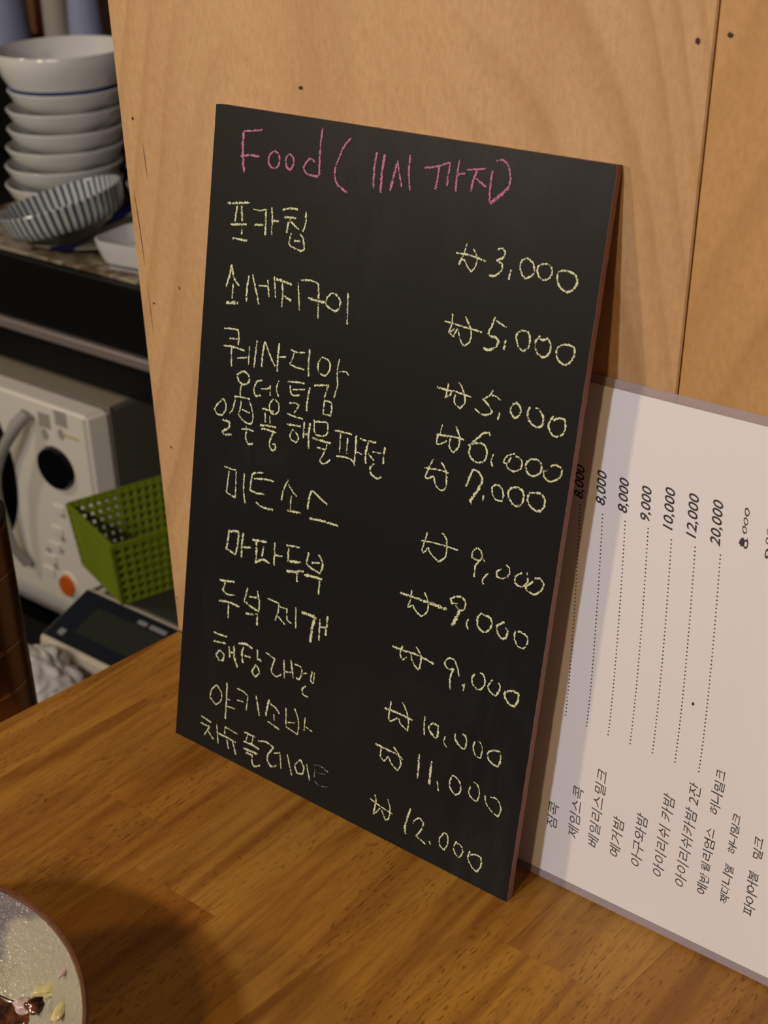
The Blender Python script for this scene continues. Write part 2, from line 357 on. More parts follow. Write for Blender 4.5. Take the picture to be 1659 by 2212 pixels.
CHALK = {
    'title': '''20 173,2894 173,2839 178,2794 191,2724
12 173,2893 224,2901 280,2910
15 164,2790 221,2800 273,2801
14 352,2835 379,2824 387,2793 373,2768 350,2765 327,2783 330,2813 352,2835
14 442,2833 463,2817 463,2790 449,2769 432,2777 422,2802 429,2824 442,2833
14 580,2818 556,2829 534,2812 523,2786 539,2768 570,2764 603,2764
15 606,2956 602,2874 609,2767
14 759,2936 726,2899 701,2843 689,2793 702,2755 735,2733 765,2722
15 894,2898 889,2835 895,2758
18 935,2895 929,2828 932,2746
17 1002,2880 991,2828 978,2759
12 1003,2872 1019,2823 1034,2782
14 1059,2909 1060,2845 1074,2775
13 1133,2870 1172,2877 1203,2885
14 1201,2883 1200,2839 1194,2796
11 1203,2885 1228,2897 1255,2905
14 1251,2900 1247,2854 1247,2816
14 1293,2920 1288,2859 1291,2802
11 1290,2866 1325,2873
10 1331,2888 1373,2896 1418,2904
14 1379,2892 1364,2853 1361,2812
13 1376,2863 1406,2847 1428,2838
14 1446,2901 1444,2848 1450,2779
12 1458,2937 1487,2943 1512,2926 1529,2888 1526,2851
19 1526,2851 1496,2819 1452,2781''',
    'a': '''16 108,2584 235,2604
13 166,2582 158,2514
16 191,2586 200,2521
17 133,2498 228,2512
11 202,2502 203,2464
15 148,2441 238,2444
11 260,2581 299,2581 339,2591
16 333,2588 337,2528 338,2481
15 273,2516 324,2526
13 365,2604 373,2548 376,2490
14 375,2550 411,2553
14 426,2604 467,2615 510,2617
14 437,2574 505,2582
16 474,2573 462,2548 459,2512
13 475,2564 499,2549 525,2537
14 556,2615 558,2572 547,2531
13 484,2516 474,2471 493,2460 544,2452 562,2462 550,2506 530,2519
15 503,2487 537,2490
9 1372,2620 1364,2583 1359,2565
17 1357,2562 1344,2533
11 1351,2551 1368,2555 1384,2535 1406,2516
9 1406,2516 1422,2542 1425,2576 1403,2604
12 1326,2576 1381,2578 1433,2573 1468,2567
14 1513,2620 1537,2627 1547,2614 1540,2594 1512,2578
13 1517,2576 1541,2571 1540,2546 1513,2520 1488,2520
13 1583,2557 1577,2517
12 1642,2609 1671,2598 1684,2571 1674,2549 1647,2535 1626,2557 1621,2589 1642,2609
12 1724,2603 1751,2599 1760,2576 1747,2551 1719,2546 1699,2565 1699,2590 1724,2603
13 1790,2586 1826,2594 1859,2584 1870,2559 1856,2530 1829,2519 1798,2534 1785,2564 1790,2586''',
    'b': '''16 157,2329 150,2282 132,2227
16 158,2322 178,2272 211,2244
13 174,2247 174,2183
21 139,2158 212,2170
15 264,2300 258,2248 259,2185
16 283,2308 311,2243 335,2187
13 325,2266 373,2274
13 374,2300 388,2228
12 410,2321 426,2233
18 421,2311 459,2311 511,2304
15 457,2303 464,2252 465,2200
15 472,2249 515,2236
11 545,2319 565,2202
14 558,2333 613,2341 654,2334
14 653,2336 661,2298 664,2243 669,2190
16 606,2267 647,2263 698,2266
14 733,2309 708,2284 709,2256 747,2240 773,2250 781,2284 757,2307 733,2309
13 817,2327 822,2264 828,2198
11 1309,2307 1363,2306 1432,2303 1490,2300
11 1344,2344 1346,2303
12 1346,2303 1336,2268 1359,2258 1374,2291
11 1341,2271 1360,2288
12 1376,2291 1392,2255 1414,2229
12 1414,2229 1439,2256 1439,2296 1421,2323 1405,2345
15 1539,2370 1533,2341 1518,2307 1525,2294 1554,2293 1569,2279 1559,2257 1526,2239 1504,2244
12 1546,2356 1571,2348 1597,2341
14 1600,2294 1596,2254
13 1670,2342 1693,2341 1706,2316 1702,2285 1682,2268 1660,2281 1644,2316 1651,2334 1670,2342
13 1748,2339 1732,2315 1733,2292 1749,2270 1777,2265 1796,2284 1798,2314 1783,2336 1760,2325 1745,2328
13 1827,2303 1839,2320 1866,2330 1895,2326 1902,2302 1890,2271 1869,2255 1841,2264 1827,2286 1827,2303''',
    'c': '''12 139,2043 183,2051 224,2052 230,2021 229,1986
12 175,2005 237,2015
12 142,1967 204,1973 272,1970
14 191,1968 198,1884
12 228,1928 288,1944
11 298,1996 299,1914
14 339,2031 333,1909
14 385,2036 378,1978 377,1921
13 389,2032 420,1982 454,1940
16 469,2046 466,1982 470,1919
11 475,1986 513,1995
11 532,2031 573,2027 617,2036
13 558,2021 539,1968 568,1963 620,1962
15 641,2056 641,1991 646,1938
13 707,2034 693,2002 700,1970 732,1960 754,1982 759,2012 742,2032 707,2034
12 807,2048 799,1992 808,1941 794,1878
11 810,1994 843,2002 864,1990
13 1310,2044 1356,2043 1399,2046 1437,2044 1478,2042
12 1364,2070 1361,2033 1353,2008
13 1353,2008 1373,2022 1384,2038
12 1401,2035 1403,2002 1430,1986 1450,2013 1442,2047 1425,2074 1411,2087
12 1573,2093 1563,2070 1533,2046 1556,2033 1574,2015 1581,2006 1562,1990 1526,1988 1500,2002
12 1571,2070 1592,2071 1614,2060
13 1615,2013 1611,1982
12 1681,2074 1690,2063
12 1665,2048 1663,2028 1684,2007 1702,2020 1709,2043 1696,2062 1675,2062 1665,2048
14 1748,2066 1739,2042 1749,2014 1787,1997 1810,2011 1810,2037 1791,2063 1770,2069
13 1854,2056 1839,2031 1840,2005 1859,1984 1883,1984 1905,2004 1910,2031 1901,2055 1877,2053 1855,2039''',
    'd': '''14 268,1877 238,1855 249,1829 280,1821 306,1835 310,1858 295,1874 268,1877
12 269,1816 262,1794 265,1767
12 228,1756 273,1761 323,1764
14 388,1863 357,1850 342,1812 355,1787 387,1794
11 384,1825 413,1831 438,1843
12 435,1852 440,1806
13 483,1883 473,1845 488,1813
13 462,1796 440,1769 447,1739 473,1730 495,1751 492,1784 470,1795
12 533,1890 584,1900 629,1904
14 550,1878 556,1846 575,1838 606,1849
11 564,1863 634,1879
12 553,1800 590,1809 609,1803 585,1763
12 544,1753 593,1749 637,1749
15 660,1894 653,1850 652,1788
13 682,1908 758,1925 743,1866
13 747,1859 745,1799 788,1802 786,1855 747,1857
9 1359,1905 1352,1866
13 1342,1855 1341,1822 1358,1821 1388,1843
12 1405,1857 1402,1824 1424,1804 1445,1830 1447,1872 1436,1892 1423,1911
13 1335,1857 1377,1861 1420,1867 1469,1866
13 1587,1912 1580,1923 1558,1918 1535,1894 1507,1862 1499,1830 1510,1806 1544,1794 1574,1809 1582,1843 1565,1870 1528,1869 1490,1851
12 1613,1846 1606,1817 1616,1796
11 1708,1873 1672,1852 1661,1825 1679,1827 1695,1854
12 1677,1822 1687,1807 1714,1803 1742,1821 1745,1849 1727,1862 1710,1862
13 1790,1872 1767,1855 1764,1832 1776,1813 1797,1807 1825,1821 1834,1846 1823,1869 1790,1872
12 1871,1865 1896,1876 1920,1865 1920,1838 1901,1818 1873,1806 1849,1819 1845,1838 1861,1847''',
    'e': '''13 162,1729 132,1699 115,1669 132,1651 162,1655 180,1678 182,1705 169,1724 162,1729
13 237,1753 232,1723 224,1692 206,1672
16 167,1633 208,1634 210,1608 170,1579
16 169,1582 182,1569 231,1579
12 272,1745 271,1716 262,1679 291,1660 322,1652 345,1661 348,1693 335,1731 320,1753
12 278,1708 330,1702
15 287,1618 325,1627 361,1626
13 313,1640 321,1620
14 317,1615 316,1583 331,1561 362,1570
14 399,1739 439,1742 468,1741
13 419,1726 424,1683
9 447,1720 453,1684
14 395,1663 442,1672 489,1675
14 403,1649 444,1653 492,1652
13 477,1649 461,1613 460,1584 478,1566 495,1580 491,1598 475,1597
13 549,1706 629,1715
12 587,1692 572,1666 580,1646 609,1638 623,1660 605,1681 584,1685
15 646,1740 646,1706 648,1667
12 648,1685 675,1692
16 679,1742 676,1686 683,1629
12 701,1762 706,1711 722,1700 765,1707 779,1729 773,1767 704,1754
17 695,1680 740,1682 803,1683
12 780,1674 776,1645 750,1595 767,1584 790,1596 807,1613
12 724,1647 776,1648
13 816,1744 864,1747 910,1749
12 849,1743 851,1698 854,1656
12 889,1729 892,1660
13 837,1636 885,1643 919,1642 943,1620
15 934,1752 937,1696 937,1635
10 944,1682 975,1678
13 954,1742 997,1743 1041,1748
15 1001,1739 992,1692 998,1645
12 1003,1692 1040,1668
11 1026,1704 1072,1709
14 1090,1741 1086,1701 1088,1667
15 1042,1656 1022,1633 1033,1609 1060,1599 1087,1609
12 1334,1753 1320,1719 1304,1672 1316,1666 1344,1685
12 1347,1684 1360,1650 1388,1636 1410,1654 1406,1704 1393,1733 1374,1751
12 1294,1707 1343,1713 1387,1718 1415,1714
15 1504,1684 1517,1725 1528,1762
13 1528,1762 1555,1758 1580,1733
20 1580,1733 1565,1692 1536,1637 1541,1620
13 1592,1672 1591,1648
12 1644,1732 1628,1714 1632,1687 1654,1670 1679,1673 1682,1697 1672,1721 1647,1730
14 1719,1739 1702,1716 1711,1691 1737,1671 1762,1678 1773,1708 1768,1734 1746,1744 1721,1739
14 1803,1742 1791,1718 1804,1690 1839,1677 1862,1689 1870,1718 1859,1741 1837,1749 1803,1739''',
    'f': '''11 199,1422 237,1421 272,1423
12 231,1409 226,1355 224,1306 278,1295 277,1353 274,1420
12 324,1423 326,1351 341,1286
14 440,1454 377,1435 368,1393 365,1356 403,1351 456,1360
13 383,1413 443,1427 502,1433
16 404,1309 449,1298 510,1302
13 585,1463 564,1416 554,1359
13 587,1443 617,1415 641,1401
11 609,1398 609,1333
14 594,1324 671,1333
16 722,1455 711,1411 707,1361
14 725,1453 769,1432 816,1413
16 721,1324 800,1334 885,1336
12 1348,1445 1341,1411 1331,1360 1343,1356 1362,1384
12 1362,1384 1374,1363 1419,1341 1449,1369 1451,1411 1443,1447 1419,1463
10 1322,1403 1376,1410 1442,1415 1506,1416
12 1594,1452 1576,1430 1576,1406 1604,1403 1621,1415 1617,1442 1597,1453
9 1618,1433 1639,1407
13 1614,1408 1597,1375 1598,1329
13 1661,1366 1639,1333 1645,1313
12 1719,1403 1699,1383 1704,1366 1728,1364 1756,1387 1755,1415 1737,1425
12 1814,1417 1787,1392 1789,1365 1818,1360 1841,1381 1842,1405 1836,1426
13 1872,1410 1897,1418 1917,1401 1909,1375 1885,1349 1851,1352 1838,1366 1869,1397''',
    'g': '''17 259,1135 254,1080 249,1040 305,1030 317,1088 315,1141 264,1127
18 346,1145 342,1084 344,1026
18 349,1079 397,1090
17 400,1129 491,1145
17 428,1127 432,1085 433,1037
15 473,1119 468,1069
18 428,1027 473,1055 518,1052
14 538,1157 543,1050
16 546,1099 589,1107
14 606,1165 684,1178
17 620,1158 624,1096 698,1111
19 619,1047 668,1060 719,1076
15 679,1061 685,1015
16 737,1173 730,1119 754,1105 810,1097 822,1137 809,1164 791,1177
14 758,1130 805,1142
19 723,1061 772,1069 826,1073
15 813,1072 813,998
16 1241,1148 1314,1150 1389,1152
22 1389,1152 1441,1152 1489,1151
12 1305,1179 1302,1133 1292,1100
12 1292,1095 1319,1116 1333,1098 1367,1082 1394,1114 1391,1158 1369,1190
13 1536,1195 1509,1187 1501,1204 1526,1222 1553,1228 1572,1213 1571,1183 1551,1171 1527,1183
22 1551,1171 1539,1133 1523,1091
13 1598,1148 1591,1126 1602,1103
15 1655,1194 1640,1167 1645,1135 1669,1119 1695,1128 1709,1162 1697,1187 1669,1189 1655,1192
14 1766,1193 1737,1167 1738,1143 1761,1122 1781,1129 1787,1160 1774,1172
12 1822,1174 1821,1143 1841,1116 1868,1114 1882,1140 1878,1167 1858,1175 1832,1173''',
    'h': '''16 220,877 315,896
14 259,878 245,835 279,823 324,836
17 226,775 289,788 357,786
14 287,776 291,710
16 399,896 385,825 429,812 475,805 473,854 458,899
12 410,856 458,866
17 398,769 473,786
16 470,782 472,733
12 522,884 590,882 591,839 576,793
12 595,868 642,872 647,825 675,813
12 590,822 637,795
12 693,897 702,798
23 727,882 773,889 806,885 796,833 791,762
13 835,889 840,787
14 842,854 874,860
19 877,917 875,823
15 1238,901 1306,904 1377,909 1460,898
12 1292,922 1283,883 1298,860 1319,881
14 1336,907 1353,867 1386,844 1392,882 1384,919 1358,941
11 1522,906 1511,924 1527,950 1555,951 1576,923 1589,890
11 1522,906 1539,904 1558,914
14 1558,914 1547,867 1553,819
10 1609,855 1621,869 1617,835
12 1685,943 1702,939 1714,914 1710,888 1690,870 1661,879 1651,906 1662,929
13 1749,935 1732,901 1744,881 1772,872 1787,902 1786,921 1779,933
15 1811,903 1846,921 1876,920 1878,891 1866,862 1839,862 1817,883 1811,903''',
    'i': '''14 208,611 248,611 295,616
14 209,566 288,579
15 252,532 233,505 253,484 278,490 282,523 252,532
16 310,573 322,520
13 324,546 345,554
19 341,587 351,528 373,487
19 368,607 413,620 456,613
17 401,602 394,566 405,522
15 412,561 450,566
15 487,619 493,567
18 495,579 517,570
15 485,542 464,501 487,481 509,509 500,531 485,542
12 539,623 596,610 583,567 582,544 611,529 643,552
14 649,626 664,535
12 661,573 701,582
14 691,642 714,559
13 716,629 750,627 762,604 750,567 730,565
11 766,600 792,612
12 819,631 815,585 832,578 833,630
13 792,549 772,525 781,501 811,501
15 1235,611 1298,615 1386,612
12 1266,655 1263,609 1261,576 1275,563 1308,592
12 1314,592 1329,571 1367,555 1367,597 1349,642 1324,672
11 1448,655 1448,608 1455,569
14 1476,624 1473,602 1512,578 1521,595 1518,636 1497,640 1476,624
11 1560,606 1557,578 1573,559
14 1607,637 1611,611 1637,590 1660,587 1667,618 1657,645 1640,650
11 1706,641 1702,611 1718,582 1743,580 1746,614 1740,637 1724,649
13 1776,619 1780,592 1808,576 1830,577 1838,611 1830,643 1803,640 1776,619''',
    'j': '''10 251,352 221,318 214,274 254,251 284,283 284,324 251,352
13 316,388 320,291 321,201
9 322,306 344,309
9 326,270 380,276
10 380,383 423,382 452,370 448,294
10 386,325 428,332
14 502,392 532,300
17 584,403 575,354 572,316
14 593,384 629,375 652,356
9 618,343 625,311
12 585,293 660,279
11 688,401 698,311 768,299 772,346 757,391 737,417
10 706,334 748,348
11 804,398 805,331
8 809,355 853,345
15 1207,429 1262,427 1324,428 1362,414
12 1242,419 1242,381 1264,368 1285,398
12 1285,398 1307,370 1340,354 1353,389 1339,426 1305,453
14 1443,474 1445,422 1448,359
16 1507,469 1509,412 1511,359
11 1549,391 1560,348
12 1621,448 1611,413 1619,384 1647,367 1667,389 1664,425 1641,446 1621,448
12 1714,435 1710,407 1730,385 1756,385 1761,424 1748,455 1727,462
11 1789,426 1799,394 1834,368 1863,362 1872,395 1859,425 1835,435 1814,429''',
    'k': '''13 164,157 233,148
12 164,121 224,121 208,94 192,63
12 215,97 256,65
12 270,154 287,57
9 325,164 325,123
12 329,160 406,155
13 282,111 341,111 400,108
12 342,100 357,58
12 378,108 406,46
13 447,183 522,184
9 472,181 462,142
9 505,177 498,139
14 448,134 506,137 549,131
17 448,99 541,104
13 468,83 507,85 512,45 527,34 564,55
13 538,173 586,186 636,178
15 636,178 606,131 606,96 633,78 662,96
10 639,150 676,165
11 675,171 691,91
11 720,177 758,84
13 801,182 772,142 789,109 819,116 825,152 801,182
11 839,175 865,103
11 1212,161 1273,149 1343,141
12 1237,192 1245,162 1239,96
10 1239,96 1258,118 1274,144
11 1281,136 1308,96 1325,114 1324,164 1307,200
15 1432,208 1423,163 1414,115 1422,78
12 1453,144 1462,167 1484,185 1506,173 1502,139 1478,95 1529,77
11 1546,101 1556,87
11 1619,175 1598,138 1605,104 1627,95 1640,131 1635,166 1619,175
11 1685,162 1672,129 1685,103 1707,94 1719,129 1707,151 1686,152
12 1754,148 1750,112 1775,80 1800,70 1817,106 1812,141 1788,146 1759,132''',
    'z': '''10 875,190 921,198 965,188
8 892,158 957,171
10 890,174 893,118 925,103 970,114''',
}
# ================================================================ LARGE STRUCTURE
floor = obj('floor', box(-3.2, 1.6, -2.4, 1.06, -1.10, -1.05), M_floor, kind='structure')
kw = obj('wall_back', box(-3.2, 0.02, 1.0, 1.06, -1.05, 1.6), M_bwall, kind='structure')
# partition that carries the plywood panels
part = obj('wall_right', box(.004, 1.30, .0125, .040, -1.05, 1.15), M_gapdark, kind='structure')
def panel(x0b, x1b, x0t, x1t, z0, z1, m, name='panel'):
    bm = bmesh.new(); vs = []
    for y in (0, .012):
        for (x, z) in ((x0b, z0), (x1b, z0), (x1t, z1), (x0t, z1)): vs.append(bm.verts.new((x, y, z)))
    for q in ((0, 1, 2, 3), (7, 6, 5, 4), (0, 4, 5, 1), (1, 5, 6, 2), (2, 6, 7, 3), (3, 7, 4, 0)): bm.faces.new([vs[i] for i in q])
    bmesh.ops.bevel(bm, geom=list(bm.edges), offset=.0006, segments=1, affect='EDGES')
    return obj(name, bm, m, part)
JB, JT = -.0085, .0045      # slight lean of the joint between the two panels
def jx(z): return .2919+(z-.27)*.036
p1 = panel(0, jx(-.001)-.0003, 0, jx(1.12)-.0003, .0006, 1.12, M_ply1)
p2 = panel(jx(-.001)+.0003, 1.29, jx(1.12)+.0003, 1.29, .0006, 1.12, M_ply2)
def flat_spots(name, spots, par, seg=10):
    for (x, z, rx, rz) in spots:
        bm = bmesh.new()
        c = [bm.verts.new((x+rx*(1+.25*random.uniform(-1, 1))*math.cos(2*math.pi*i/seg), -.0002, z+rz*(1+.25*random.uniform(-1, 1))*math.sin(2*math.pi*i/seg))) for i in range(seg)]
        bm.faces.new(c); obj(name, bm, M_hole, par)
flat_spots('nail_hole', [(.288, .3354, .0010, .0011), (.2994, .3381, .0010, .0010)], p1)
flat_spots('wood_pit', [(.0085, .2785, .0006, .0008), (.0094, .1905, .0007, .0005), (.0284, .2018, .0004, .0008), (.0105, .1141, .0005, .0007), (.0019, .0223, .0003, .0009), (.1124, .3026, .0011, .0009)], p1)
def crack(pts, w):
    bm = bmesh.new(); prev = None
    for i, (x, z) in enumerate(pts):
        ww = w*(.25 if i in (0, len(pts)-1) else random.uniform(.6, 1.2))
        a, b = bm.verts.new((x-ww, -.0002, z)), bm.verts.new((x+ww, -.0002, z))
        if prev: bm.faces.new((prev[0], prev[1], b, a))
        prev = (a, b)
    obj('wood_crack', bm, M_hole, p1)
crack([(.0135, .268), (.0138, .262), (.0140, .257), (.0141, .252)], .00013)
crack([(.0040, .245), (.0046, .235), (.0052, .225), (.0056, .217), (.0058, .209)], .00022)
crack([(.0062, .198), (.0064, .185), (.0066, .172)], .00012)

# bar counter: butcher-block top of single staves (edge runs along y, 5 degrees askew)
ct = thing('bar_counter', (0, 0, 0), label='honey brown wooden bar counter of glued staves under the chalkboard', cat='counter')
SL = .095
bnd = [0, .0376, .0868, .136, .185, .2345, .284, .333, .382, .431, .480, .529, .578, .627, .676, .725, .774, .823]
tones = [(.44, .215, .028), (.41, .19, .025), (.46, .235, .036), (.39, .17, .021), (.43, .21, .030), (.375, .16, .018), (.47, .245, .044)]
joints = {0: [-.16, -.42], 1: [-.055, -.31], 2: [-.118, -.33], 3: [-.145, -.40], 4: [-.03, -.26, -.52], 5: [-.19, -.47], 6: [-.086, -.36], 7: [-.146, -.44], 8: [-.05, -.30, -.55]}
tsel = {(0, 0): 4, (0, 1): 0, (1, 0): 0, (1, 1): 4, (2, 0): 3, (2, 1): 1, (3, 0): 4, (3, 1): 5, (4, 0): 4, (4, 1): 1, (4, 2): 0, (5, 0): 0, (5, 1): 4, (6, 0): 2, (6, 1): 0, (7, 0): 1, (7, 1): 6}
for i in range(len(bnd)-1):
    js = [0.0]+joints.get(i, [random.uniform(-.25, -.08), random.uniform(-.55, -.35)])+[-.80]
    for k in range(len(js)-1):
        y1, y0 = js[k]-.00002, js[k+1]+.00002
        if k == 0: y1 = -.0004
        bm = bmesh.new(); vs = []
        a, b = bnd[i]+.00002, bnd[i+1]-.00002
        ym = (y0+y1)/2; xm = (a+b)/2+SL*ym
        for z in (-.030, 0):
            for (x, y) in ((a+SL*y0, y0), (b+SL*y0, y0), (b+SL*y1, y1), (a+SL*y1, y1)): vs.append(bm.verts.new((x-xm, y-ym, z)))
        for q in ((3, 2, 1, 0), (4, 5, 6, 7), (0, 1, 5, 4), (1, 2, 6, 5), (2, 3, 7, 6), (3, 0, 4, 7)): bm.faces.new([vs[j] for j in q])
        bmesh.ops.bevel(bm, geom=list(bm.edges), offset=.0012, segments=2, affect='EDGES') if i == 0 and False else None
        o = obj('stave', bm, M_stave, ct); o.location = (xm, ym, 0)
        t = tones[tsel[(i, k)]] if (i, k) in tsel else random.choice(tones)
        o.color = (*t, 1)
obj('support_panel', box(.06, .76, -.62, -.03, -1.0495, -.0302, .002), M_panelwood, ct)

# ================================================================ CHALKBOARD
BW, BH, LEAN, BYAW = .19624, .29889, .21150, -.00287
cb = thing('chalkboard_menu', (.06639, -.06622, 0), (-LEAN, 0, BYAW), 'black chalkboard food menu leaning on plywood wall, pink and yellow chalk', 'chalkboard')
TH = .0036
def slab():
    # slightly chipped outline, front face black, edges fibreboard
    pts = []
    def edge(p, q, n, j):
        for i in range(n):
            t = i/n; k = random.uniform(-j, j*.2) if i else 0
            d = Vector((q[0]-p[0], q[1]-p[1])).normalized(); nn = Vector((d.y, -d.x))
            pts.append((p[0]+(q[0]-p[0])*t+nn.x*k, p[1]+(q[1]-p[1])*t+nn.y*k))
    c = .0012
    edge((0, 0), (BW-c*.3, 0), 90, .00012); edge((BW, c*.3), (BW, BH-c), 130, .00018); edge((BW-c*.3, BH), (c*.3, BH), 80, .00008); edge((0, BH-c*.3), (0, c*.2), 60, .00005)
    bm = bmesh.new()
    # outline is in (u, v); board-local axes: x=u, z=v, front at y=0, back at y=+TH
    f = [bm.verts.new((u, 0, v)) for u, v in pts]; f2 = [bm.verts.new((u+(.00012 if u > BW/2 else -.00012), .0004, v)) for u, v in pts]
    ang = [bm.verts.new((min(max(u, -.0001), BW+.0001), TH, min(max(v, 0), BH))) for u, v in pts]
    ff = bm.faces.new(f); n = len(pts)
    for a, b in ((f, f2), (f2, ang)):
        for i in range(n): bm.faces.new((a[i], a[(i+1) % n], b[(i+1) % n], b[i]))
    bm.faces.new(ang[::-1])
    for fc in bm.faces: fc.material_index = 1
    ff.material_index = 0
    return bm
obj('board', slab(), [M_board, M_bedge], cb)

def catmull(pts, step=.0004):
    if len(pts) == 2: P4 = [pts[0], pts[0], pts[1], pts[1]]
    else:
        closed = (Vector(pts[0])-Vector(pts[-1])).length < .0012 and len(pts) > 4
        P4 = ([pts[-2]] if closed else [pts[0]])+list(pts)+([pts[1]] if closed else [pts[-1]])
    out = []
    for i in range(1, len(P4)-2):
        p0, p1, p2, p3 = (Vector(P4[i+k]) for k in (-1, 0, 1, 2))
        # soften the overshoot on sharp turns
        m1 = (p2-p0)*.5; m2 = (p3-p1)*.5; L = (p2-p1).length
        if len(pts) > 2:
            a1 = (p1-p0); a2 = (p2-p1); a3 = (p3-p2)
            if a1.length > 0 and a2.length > 0 and a1.angle(a2, 0) > 1.15: m1 = m1*.15
            if a3.length > 0 and a2.length > 0 and a2.angle(a3, 0) > 1.15: m2 = m2*.15
        if m1.length > L: m1 *= L/m1.length
        if m2.length > L: m2 *= L/m2.length
        n = max(2, int(L/step))
        for j in range(n):
            t = j/n; t2, t3 = t*t, t*t*t
            out.append(p1*(2*t3-3*t2+1)+m1*(t3-2*t2+t)+p2*(-2*t3+3*t2)+m2*(t3-t2))
    out.append(Vector(P4[-2])); return out
def ribbons(name, strokes, m, par, y0=-.00012, to3=None, jit=.16, wmul=1.0, label=None):
    verts, faces, uvs = [], [], []
    for si, (wd, pts) in enumerate(strokes):
        c = catmull(pts); n = len(c); base = len(verts); s = 0; yy = y0-.000004*(si % 12)
        for i, p in enumerate(c):
            t = (c[min(i+1, n-1)]-c[max(i-1, 0)]);  t = t.normalized() if t.length > 0 else Vector((1, 0))
            nn = Vector((-t.y, t.x)); s += (p-c[i-1]).length if i else 0
            e = min(i, n-1-i)/max(1.0, wd*.35/.0004); tap = .55+.45*min(1, e)
            ww = wd*.5*wmul*tap
            j1 = 1+jit*noise.noise(Vector((s*1400, si*3.1, 0)))*2; j2 = 1+jit*noise.noise(Vector((s*1400, si*3.1, 9)))*2
            for k, (sg, j) in enumerate(((1, j1), (-1, j2))):
                q = p+nn*ww*j*sg
                verts.append(to3(q.x, q.y, yy) if to3 else (q.x, yy, q.y)); uvs.append((s*1000, k))
        for i in range(n-1):
            a = base+2*i; faces.append((a, a+1, a+3, a+2))
    me = bpy.data.meshes.new(name); me.from_pydata(verts, [], faces); me.materials.append(m)
    ul = me.uv_layers.new(name='UVMap')
    for lp in me.loops: ul.data[lp.index].uv = uvs[lp.vertex_index]
    o = bpy.data.objects.new(name, me); COL.objects.link(o); o.parent = par
    if label: o['label'] = label
    return o
def parse(txt):
    r = []
    for l in txt.strip().splitlines():
        wd, *pp = l.split(); r.append((float(wd)*1e-4, [tuple(float(a)*1e-4 for a in q.split(',')) for q in pp]))
    return r
for key, txt in CHALK.items():
    st = parse(txt)
    if key == 'title': ribbons('chalk_title', st, M_pink, cb, label='pink chalk heading across the top')
    elif key == 'z': ribbons('chalk_smear', st, M_faint, cb, label='faint half rubbed out last character')
    else:
        mu = [sum(q[0] for q in pts)/len(pts) for _, pts in st]; cut = .118 if key != 'k' else .108
        ribbons('chalk_dish_name', [a for a, u in zip(st, mu) if u < cut], M_yel, cb)
        ribbons('chalk_price', [a for a, u in zip(st, mu) if u >= cut], M_yel, cb)

# ================================================================ LAMINATED DRINKS MENU
SX0, SH, SW = .235, .21585, .303
sm = thing('laminated_drinks_menu', (SX0, -.0453, 0), (-math.atan2(.2028, .9792), 0, .0052), 'white laminated drinks price sheet turned sideways, leaning behind the chalkboard', 'menu')
def sheet_y(v): return -.0006*math.sin(math.pi*min(max(v/SH, 0), 1))
def sheet_pt(u, v, dy=0): return (u, sheet_y(v)+dy, v)
def grid_sheet(u0, u1, v0, v1, dy, th, nu=2, nv=24):
    bm = bmesh.new(); L = []
    for d in (dy, dy+th):
        L.append([[bm.verts.new(sheet_pt(u0+(u1-u0)*i/nu, v0+(v1-v0)*j/nv, d)) for j in range(nv+1)] for i in range(nu+1)])
    for i in range(nu):
        for j in range(nv):
            for k in (0, 1): bm.faces.new([L[k][a][b] for a, b in ((i, j), (i+1, j), (i+1, j+1), (i, j+1))])
    for i in range(nu):
        for j in (0, nv): bm.faces.new((L[0][i][j], L[0][i+1][j], L[1][i+1][j], L[1][i][j]))
    for j in range(nv):
        for i in (0, nu): bm.faces.new((L[0][i][j], L[0][i][j+1], L[1][i][j+1], L[1][i][j]))
    return bm
MB = .0035
obj('paper', grid_sheet(MB, SW-MB, MB, SH-MB, -.0002, .0003), M_paper, sm, smooth=False)
fb = bmesh.new()
for (a, b, c_, d) in ((0, SW, 0, MB), (0, SW, SH-MB, SH), (0, MB, MB, SH-MB), (SW-MB, SW, MB, SH-MB)):
    g = grid_sheet(a, b, c_, d, -.0003, .0005, 2, 24 if d-c_ > .1 else 2); me = bpy.data.meshes.new('t'); g.to_mesh(me); g.free(); fb.from_mesh(me); bpy.data.meshes.remove(me)
obj('film_border', fb, M_film, sm, label='clear glossy plastic margin')

